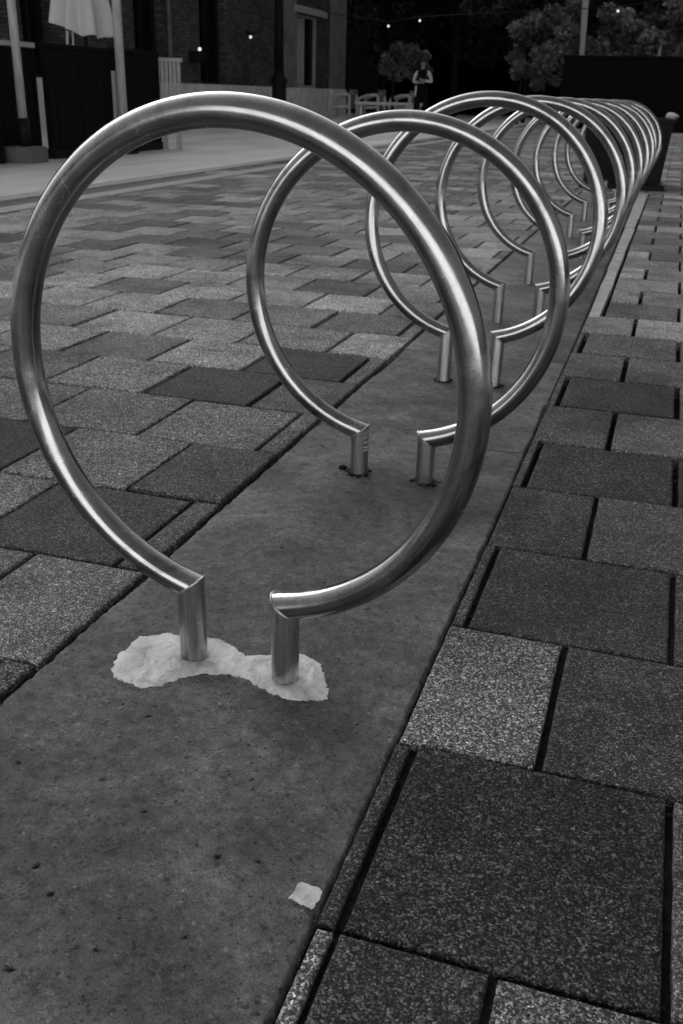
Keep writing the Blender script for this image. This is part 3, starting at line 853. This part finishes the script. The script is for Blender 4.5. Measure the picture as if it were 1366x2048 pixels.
# ------------------------------------------------------------------ person
def build_person():
    p = thing('person', 'person in a white long-sleeved top and dark waistcoat standing with forearms folded', 'person', (-6.80, 28.0, 0), 0.15)
    J = {'pelvis': (0, 0, .90, .135), 'waist': (0, 0, 1.03, .115), 'chest': (0, -.01, 1.22, .135), 'neckb': (0, 0, 1.37, .065), 'neck': (0, -.005, 1.43, .048), 'head': (0, -.02, 1.52, .078), 'crown': (0, -.01, 1.60, .070),
         'ls': (-.165, 0, 1.33, .058), 'le': (-.245, -.02, 1.08, .046), 'lw': (-.06, -.20, 1.07, .032), 'rs': (.165, 0, 1.33, .058), 're': (.255, -.02, 1.09, .046), 'rw': (.06, -.21, 1.12, .032),
         'lh': (-.09, 0, .84, .095), 'lk': (-.10, -.02, .47, .062), 'la': (-.105, .02, .09, .042), 'lt': (-.12, -.13, .035, .036), 'rh': (.09, 0, .84, .095), 'rk': (.105, -.01, .47, .062), 'ra': (.11, .03, .09, .042), 'rt': (.13, -.12, .035, .036),
         'lp': (0.01, -.235, 1.075, .030), 'rp': (-.01, -.245, 1.125, .030)}
    E = [('pelvis', 'waist'), ('waist', 'chest'), ('chest', 'neckb'), ('neckb', 'neck'), ('neck', 'head'), ('head', 'crown'), ('chest', 'ls'), ('ls', 'le'), ('le', 'lw'), ('lw', 'lp'), ('chest', 'rs'), ('rs', 're'), ('re', 'rw'), ('rw', 'rp'),
         ('pelvis', 'lh'), ('lh', 'lk'), ('lk', 'la'), ('la', 'lt'), ('pelvis', 'rh'), ('rh', 'rk'), ('rk', 'ra'), ('ra', 'rt')]
    # five fingers on each hand, curled over the opposite forearm
    for h, sx, z in (('lp', 1, 1.075), ('rp', -1, 1.125)):
        bx = J[h][0]
        for f in range(4):
            a, c_ = h + 'f%d' % f, h + 'g%d' % f
            J[a] = (bx + sx * (.045 + .004 * (f % 2)), -.245 - .002 * f, z + .03 - .02 * f, .009)
            J[c_] = (bx + sx * (.075 - .006 * abs(f - 1)), -.225, z + .03 - .021 * f, .008)
            E += [(h, a), (a, c_)]
        J[h + 't'] = (bx + sx * .015, -.262, z + .05, .010); J[h + 'u'] = (bx + sx * .045, -.262, z + .066, .008); E += [(h, h + 't'), (h + 't', h + 'u')]
    names = list(J)
    me = bpy.data.meshes.new('skeleton'); me.from_pydata([J[n][:3] for n in names], [(names.index(a), names.index(c_)) for a, c_ in E], [])
    tmp = bpy.data.objects.new('skeleton', me); COL.objects.link(tmp)
    sk = tmp.modifiers.new('skin', 'SKIN'); sub = tmp.modifiers.new('sub', 'SUBSURF'); sub.levels = 2; sub.render_levels = 2
    for i, n in enumerate(names):
        r = J[n][3]; v = me.skin_vertices[0].data[i]
        v.radius = (r, r * (0.72 if n in ('chest', 'waist', 'pelvis') else 1)); v.use_root = n == 'pelvis'
    dg = bpy.context.evaluated_depsgraph_get()
    body = bpy.data.meshes.new_from_object(tmp.evaluated_get(dg))
    bpy.data.objects.remove(tmp)
    body.name = 'body'; body.materials.clear()
    for m in ('trousers', 'shirt', 'skin'): body.materials.append(M[m])
    for f in body.polygons:
        c_ = f.center; k = 0
        if c_.z > 1.40: k = 2
        elif abs(c_.x) > .125 and c_.z > 1.0: k = 1
        elif c_.y < -.10 and c_.z > 1.0: k = 1 if c_.y > -.20 and abs(c_.x) > .035 else 2
        f.material_index = k; f.use_smooth = True
    o = bpy.data.objects.new('body', body); link(o, p)
    bm = bmesh.new()                                            # hair over crown, back and both sides
    bmesh.ops.create_uvsphere(bm, u_segments=18, v_segments=14, radius=1, matrix=Matrix.Translation((0, .012, 1.545)) @ Matrix.Diagonal((.098, .105, .115, 1)))
    bmesh.ops.delete(bm, geom=[v for v in bm.verts if v.co.y < -.045 and v.co.z < 1.605], context='VERTS')
    for v in bm.verts:
        if v.co.z < 1.52: v.co.z -= (1.52 - v.co.z) * 1.9
    bm_obj('hair', bm, M['hair'], p, True)
    bm = bmesh.new()                                            # face: nose, mouth and eyes
    bmesh.ops.create_icosphere(bm, subdivisions=2, radius=1, matrix=Matrix.Translation((0, -.103, 1.515)) @ Matrix.Diagonal((.011, .016, .02, 1)))
    bm_obj('nose', bm, M['skin'], p, True)
    for sx in (-1, 1):
        bm = bmesh.new(); bmesh.ops.create_icosphere(bm, subdivisions=2, radius=.010, matrix=Matrix.Translation((sx * .03, -.088, 1.538))); bm_obj('eye', bm, M['hair'], p, True)
        bm = bmesh.new(); bmesh.ops.create_icosphere(bm, subdivisions=2, radius=1, matrix=Matrix.Translation((sx * .083, -.01, 1.525)) @ Matrix.Diagonal((.012, .018, .03, 1))); bm_obj('ear', bm, M['skin'], p, True)
    bm = bmesh.new(); bmesh.ops.create_icosphere(bm, subdivisions=2, radius=1, matrix=Matrix.Translation((0, -.092, 1.475)) @ Matrix.Diagonal((.022, .008, .006, 1))); bm_obj('mouth', bm, M['seatdark'], p, True)
    box_obj('shirt_tail', (-.19, -.135, -.05, .03, .72, .99), M['shirt'], p, bevel=.012)
build_person()

# ------------------------------------------------------------------ black container and low wall on the right
c = thing('container', 'long black steel container standing across the back on the right', 'container', (-3.3, 30, 0))
bm = bmesh.new()
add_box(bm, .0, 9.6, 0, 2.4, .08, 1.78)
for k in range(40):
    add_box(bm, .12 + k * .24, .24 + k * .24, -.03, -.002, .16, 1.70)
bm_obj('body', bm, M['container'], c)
box_obj('roof', (-.03, 9.63, -.05, 2.43, 1.783, 1.86), M['container'], c, bevel=.01)
box_obj('skid', (.05, 9.55, .05, 2.35, 0, .078), M['pitch'], c)
lw = tag(box_obj('low_wall', (-.42, 6.0, 28.2, 28.7, -.055, .33), M['container'], None, bevel=.02), 'low black stone bench wall in front of the container', 'low wall')
bm = bmesh.new(); bmesh.ops.create_icosphere(bm, subdivisions=3, radius=1, matrix=Matrix.Translation((-.22, 28.4, .40)) @ Matrix.Diagonal((.16, .13, .085, 1)))
for v in bm.verts: v.co += noise.noise_vector(v.co * 9) * .05
tag(bm_obj('plastic_bag', bm, M['paper'], None, True), 'pale crumpled bag lying on the end of the low black wall', 'bag')

# ------------------------------------------------------------------ trees
def leaves(name, clumps, n, size, mat, parent):
    """leaf-sized quads scattered through the volume of several clumps: (x, y, z, rx, ry, rz)"""
    cl = np.array(clumps); wts = cl[:, 3] * cl[:, 4] * cl[:, 5]; wts = wts / wts.sum()
    ci = rng.choice(len(cl), n, p=wts)
    d = rng.normal(size=(n, 3)); d /= np.linalg.norm(d, axis=1)[:, None]
    r = rng.random(n) ** 0.45
    P = cl[ci, :3] + d * r[:, None] * cl[ci, 3:6]
    tone_c = rng.uniform(0.35, 1.5, len(cl))[ci] * rng.uniform(0.6, 1.3, n)
    a = rng.normal(size=(n, 3)); a /= np.linalg.norm(a, axis=1)[:, None]
    b = np.cross(a, rng.normal(size=(n, 3))); b /= np.linalg.norm(b, axis=1)[:, None]
    s = size * rng.uniform(.6, 1.4, n)[:, None]
    V = np.stack([P - a * s, P + b * s * .5, P + a * s, P - b * s * .5], 1).reshape(-1, 3)
    me = bpy.data.meshes.new(name)
    me.from_pydata(V.tolist(), [], np.arange(4 * n).reshape(-1, 4).tolist()); me.update()
    at = me.attributes.new('tone', 'FLOAT', 'POINT'); at.data.foreach_set('value', np.repeat(tone_c, 4).astype(np.float32))
    me.materials.append(mat)
    return link(bpy.data.objects.new(name, me), parent)

def tree(x, y, h, cr, lab, mat='leaf', n=2600, trunk=.07, cb=None, leaf=.09, group='trees at the back of the plaza'):
    t = thing('tree', lab, 'tree', (x, y, 0), random.uniform(0, 6), group)
    cb = cb if cb is not None else h * .35
    bm = bmesh.new()
    add_tube(bm, [(0, 0, -.05), (.03, 0, cb * .5), (.0, .03, cb), (.02, 0, cb + (h - cb) * .6)], [trunk * 1.25, trunk, trunk * .85, trunk * .3], 8)
    cl = []
    k = 9 if n > 1500 else 6
    for i in range(k):
        a = i * 2.4 + random.uniform(-.4, .4); s = (i + .5) / k
        zz = cb + (h - cb) * (.12 + .80 * s); rr = cr * .62 * math.sin(PI * min(.92, .25 + .62 * s)) * random.uniform(.6, 1.15)
        px, py = rr * math.cos(a), rr * math.sin(a)
        add_tube(bm, [(0, 0, cb + (zz - cb) * .35), (px * .5, py * .5, cb + (zz - cb) * .75), (px * .95, py * .95, zz)], [trunk * .5, trunk * .3, trunk * .1], 6)
        q = cr * random.uniform(.38, .58)
        cl.append((px, py, zz, q, q, q * random.uniform(.6, .95)))
        cl.append((px * 1.4, py * 1.4, zz + random.uniform(-.2, .2) * cr, q * .5, q * .5, q * .45))
    bm_obj('trunk', bm, M['bark'], t, True)
    leaves('crown', cl, n, leaf, M[mat], t)
    return t
tree(-7.95, 32, 2.15, .55, 'small clipped pale tree standing just left of the person', n=1500, trunk=.045, cb=1.15, leaf=.05)
tree(-9.1, 33.5, 2.3, .6, 'small round tree behind the armchair benches', n=1300, trunk=.045, cb=1.2, leaf=.05)
tree(-4.75, 32.0, 1.75, .38, 'slim little tree left of the black container with a pale tuft', n=900, trunk=.04, cb=1.25, leaf=.05)
tree(-4.25, 33.4, 1.95, .5, 'bushy low tree close to the container corner', n=1500, trunk=.045, cb=.95, leaf=.055)
tree(-4.95, 34.6, 3.3, .75, 'tall narrow grey tree rising behind the slim little tree', n=2200, trunk=.06, cb=1.5)
tree(-3.75, 34.2, 3.6, .95, 'broad lit tree behind the left end of the container', n=3600, trunk=.08, cb=1.2)
tree(-2.35, 34.6, 3.5, .85, 'grey leafy tree right of the pale lamp pole', n=3000, trunk=.07, cb=1.3)
tree(-1.3, 34.0, 3.2, .9, 'dense lit tree above the middle of the container', n=3600, trunk=.07, cb=1.3)
tree(-.3, 34.8, 4.2, 1.1, 'tall pale tree above the container at the right edge', n=3600, trunk=.08, cb=1.5)
tree(1.7, 35.2, 4.4, 1.3, 'leafy tree beyond the right edge of the frame', n=2600, trunk=.09, cb=1.5)
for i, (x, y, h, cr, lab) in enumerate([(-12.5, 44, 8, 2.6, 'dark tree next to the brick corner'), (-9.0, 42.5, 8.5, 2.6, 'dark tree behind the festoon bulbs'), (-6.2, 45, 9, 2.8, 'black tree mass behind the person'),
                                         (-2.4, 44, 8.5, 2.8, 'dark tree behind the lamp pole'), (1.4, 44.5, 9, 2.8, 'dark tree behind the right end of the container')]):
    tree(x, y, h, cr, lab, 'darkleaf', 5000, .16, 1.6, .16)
# pale lamp pole among the trees
lp = thing('lamp_pole', 'slender pale lamp pole rising behind the black container', 'lamp pole', (-3.12, 33, 0))
tube_obj('pole', [(0, 0, 0), (0, 0, 2.1), (-.06, 0, 3.5), (-.1, 0, 5.2)], [.09, .08, .10, .07], M['polewood'], lp, 12)
bm = bmesh.new(); add_lathe(bm, [(.05, 5.18), (.2, 5.25), (.22, 5.4), (.05, 5.5)], cx=-.1); bm_obj('lantern', bm, M['blackmetal'], lp)
st = thing('stake', 'short pale stake beside the trees at the right', 'stake', (-.93, 33.6, 0))
tube_obj('shaft', [(0, 0, 0), (.03, 0, 2.62)], [.07, .055], M['polewood'], st, 10)

# festoon lights strung from the building to the trees
fl = thing('festoon_lights', 'string of small lit festoon bulbs across the dark trees', 'string lights', (-12.1, 30, 3.9))
def zc(x): s = (x + 12.1) / 13.1; return 3.9 - 1.35 * math.sin(PI * min(1, s * 1.15) ) * .8
bulbs = [(-8.37, 2.56), (-7.45, 2.70), (-2.01, 2.94)]
pts = [(0, 0, 0)] + [(-10.2 + 12.1, 0, -1.0)] + [(x + 12.1, 0, z + .10 - 3.9) for x, z in bulbs] + [(-.3 + 12.1, 4.8, -.2)]
tube_obj('cable', pts, .012, M['blackmetal'], fl, 6)
for x, z in bulbs:
    bm = bmesh.new(); bmesh.ops.create_uvsphere(bm, u_segments=12, v_segments=8, radius=.034, matrix=Matrix.Translation((x + 12.1, 0, z - 3.9))); bm_obj('bulb', bm, M['bulb'], fl, True)

# added house, unseen left of the frame, put in to shade the square
h = thing('added_shade_house', 'added unseen house left of the brick building, blocking the sun', 'house', (-13.2, 13.2, 0))
bm = bmesh.new()
xw = 0.0
for k in range(7):
    add_box(bm, -(xw + 1.9), -xw, 0, .4, 0, 9.7)
    add_box(bm, -(xw + 3.0), -(xw + 1.9), 0, .4, 0, .9); add_box(bm, -(xw + 3.0), -(xw + 1.9), 0, .4, 2.5, 4.2); add_box(bm, -(xw + 3.0), -(xw + 1.9), 0, .4, 5.8, 9.7)
    xw += 3.0
bm_obj('wall', bm, M['brick'], h)
for k in range(7):
    for z0 in (.9, 4.2 + .0):
        f = box_obj('window', (-(k * 3 + 3.0), -(k * 3 + 1.9), .2, .24, z0, z0 + 1.6), M['glass'], h)
        box_obj('sill', (-(k * 3 + 3.1), -(k * 3 + 1.8), -.08, -.002, z0 - .08, z0 - .002), M['stone'], f)
box_obj('roof', (-21.3, .3, -.4, 8, 9.702, 10.0), M['pitch'], h)

# added white front, unseen behind the camera, put in for the steel to mirror
h = thing('added_white_front', 'added unseen white building, a sunlit reflector for the steel', 'building', (0, -13, 0))
bm = bmesh.new()
for k in range(12):
    x0 = -10.2 + k * 3.2
    add_box(bm, x0, x0 + 2.2, -.5, 0, 0.5, 7.4)
    add_box(bm, x0 + 2.2, x0 + 3.2, -.5, 0, 0.5, 1.4); add_box(bm, x0 + 2.2, x0 + 3.2, -.5, 0, 3.0, 4.6); add_box(bm, x0 + 2.2, x0 + 3.2, -.5, 0, 6.2, 7.4)
bm_obj('wall', bm, M['whitewall'], h)
box_obj('plinth', (-10.2, 28.2, -.5, .06, 0, .498), M['stone'], h)
for k in range(12):
    for z0, hh in ((1.4, 1.6), (4.6, 1.6)):
        f = box_obj('window', (-10.2 + k * 3.2 + 2.2, -10.2 + k * 3.2 + 3.2, -.3, -.26, z0, z0 + hh), M['glass'], h)
        box_obj('sill', (-10.2 + k * 3.2 + 2.1, -10.2 + k * 3.2 + 3.3, .002, .1, z0 - .08, z0 - .002), M['stone'], f)
box_obj('roof', (-10.5, 28.5, -9, .4, 7.402, 7.8), M['pitch'], h)

# dark buildings closing the square
for (nm, bx, lab) in (('rear_building', (-34, 8.0, 52, 62, 0, 11), 'tall unlit dark building behind all the trees'), ('side_building', (9.5, 22, 30, 60, 0, 11), 'dark building beyond the right end of the container')):
    r = thing(nm, lab, 'building', (0, 0, 0))
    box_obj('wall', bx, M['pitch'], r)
    box_obj('parapet', (bx[0] - .1, bx[1] + .1, bx[2] - .1, bx[3] + .1, bx[5] + .002, bx[5] + .5), M['pitch'], r)
    for k in range(8):
        xa = bx[0] + (bx[1] - bx[0]) * (k + .3) / 8
        f = box_obj('window', (xa, xa + 1.4, bx[2] - .06, bx[2] - .003, 2.2, 4.4), M['glass'], r)
        box_obj('sill', (xa - .08, xa + 1.48, bx[2] - .12, bx[2] - .062, 2.1, 2.19), M['pitch'], f)

# grit, seeds and leaf crumbs lying in the nearest joints and along the strip
bm = bmesh.new()
def crumb(x, y, z, r):
    m = Matrix.Translation((x, y, z)) @ Matrix.Rotation(random.uniform(0, 6), 4, 'Z') @ Matrix.Diagonal((r * random.uniform(.7, 1.6), r, r * random.uniform(.35, .8), 1))
    bmesh.ops.create_icosphere(bm, subdivisions=1, radius=1, matrix=m)
for k in range(260):
    q = random.random()
    if q < .40:   x, y = XR + random.gauss(0, .002), random.uniform(.45, 3.6)
    elif q < .62: x, y = XL - .001 + random.gauss(0, .002), random.uniform(.7, 3.4)
    elif q < .82:
        row = random.randint(-1, 7); x, y = random.uniform(XR, .45), Y0 + row * D + random.gauss(0, .0015)
    else:
        row = random.randint(-1, 7); x, y = XA - .0044 + (0 if row % 2 == 0 else L / 2) + random.choice((0, L)), Y0 + (row + random.random()) * D
    crumb(x, y, -0.014 + random.random() * .006, random.uniform(.0012, .0036))
for k in range(60):
    crumb(random.uniform(XL, XR), random.uniform(.5, 2.6), .0008, random.uniform(.0006, .0016))
for v in bm.verts: v.co += noise.noise_vector(v.co * 400) * .0006
tag(bm_obj('grit', bm, M['crumbs']), 'fine dark grit and leaf crumbs in the paver joints', 'grit', None, 'stuff')
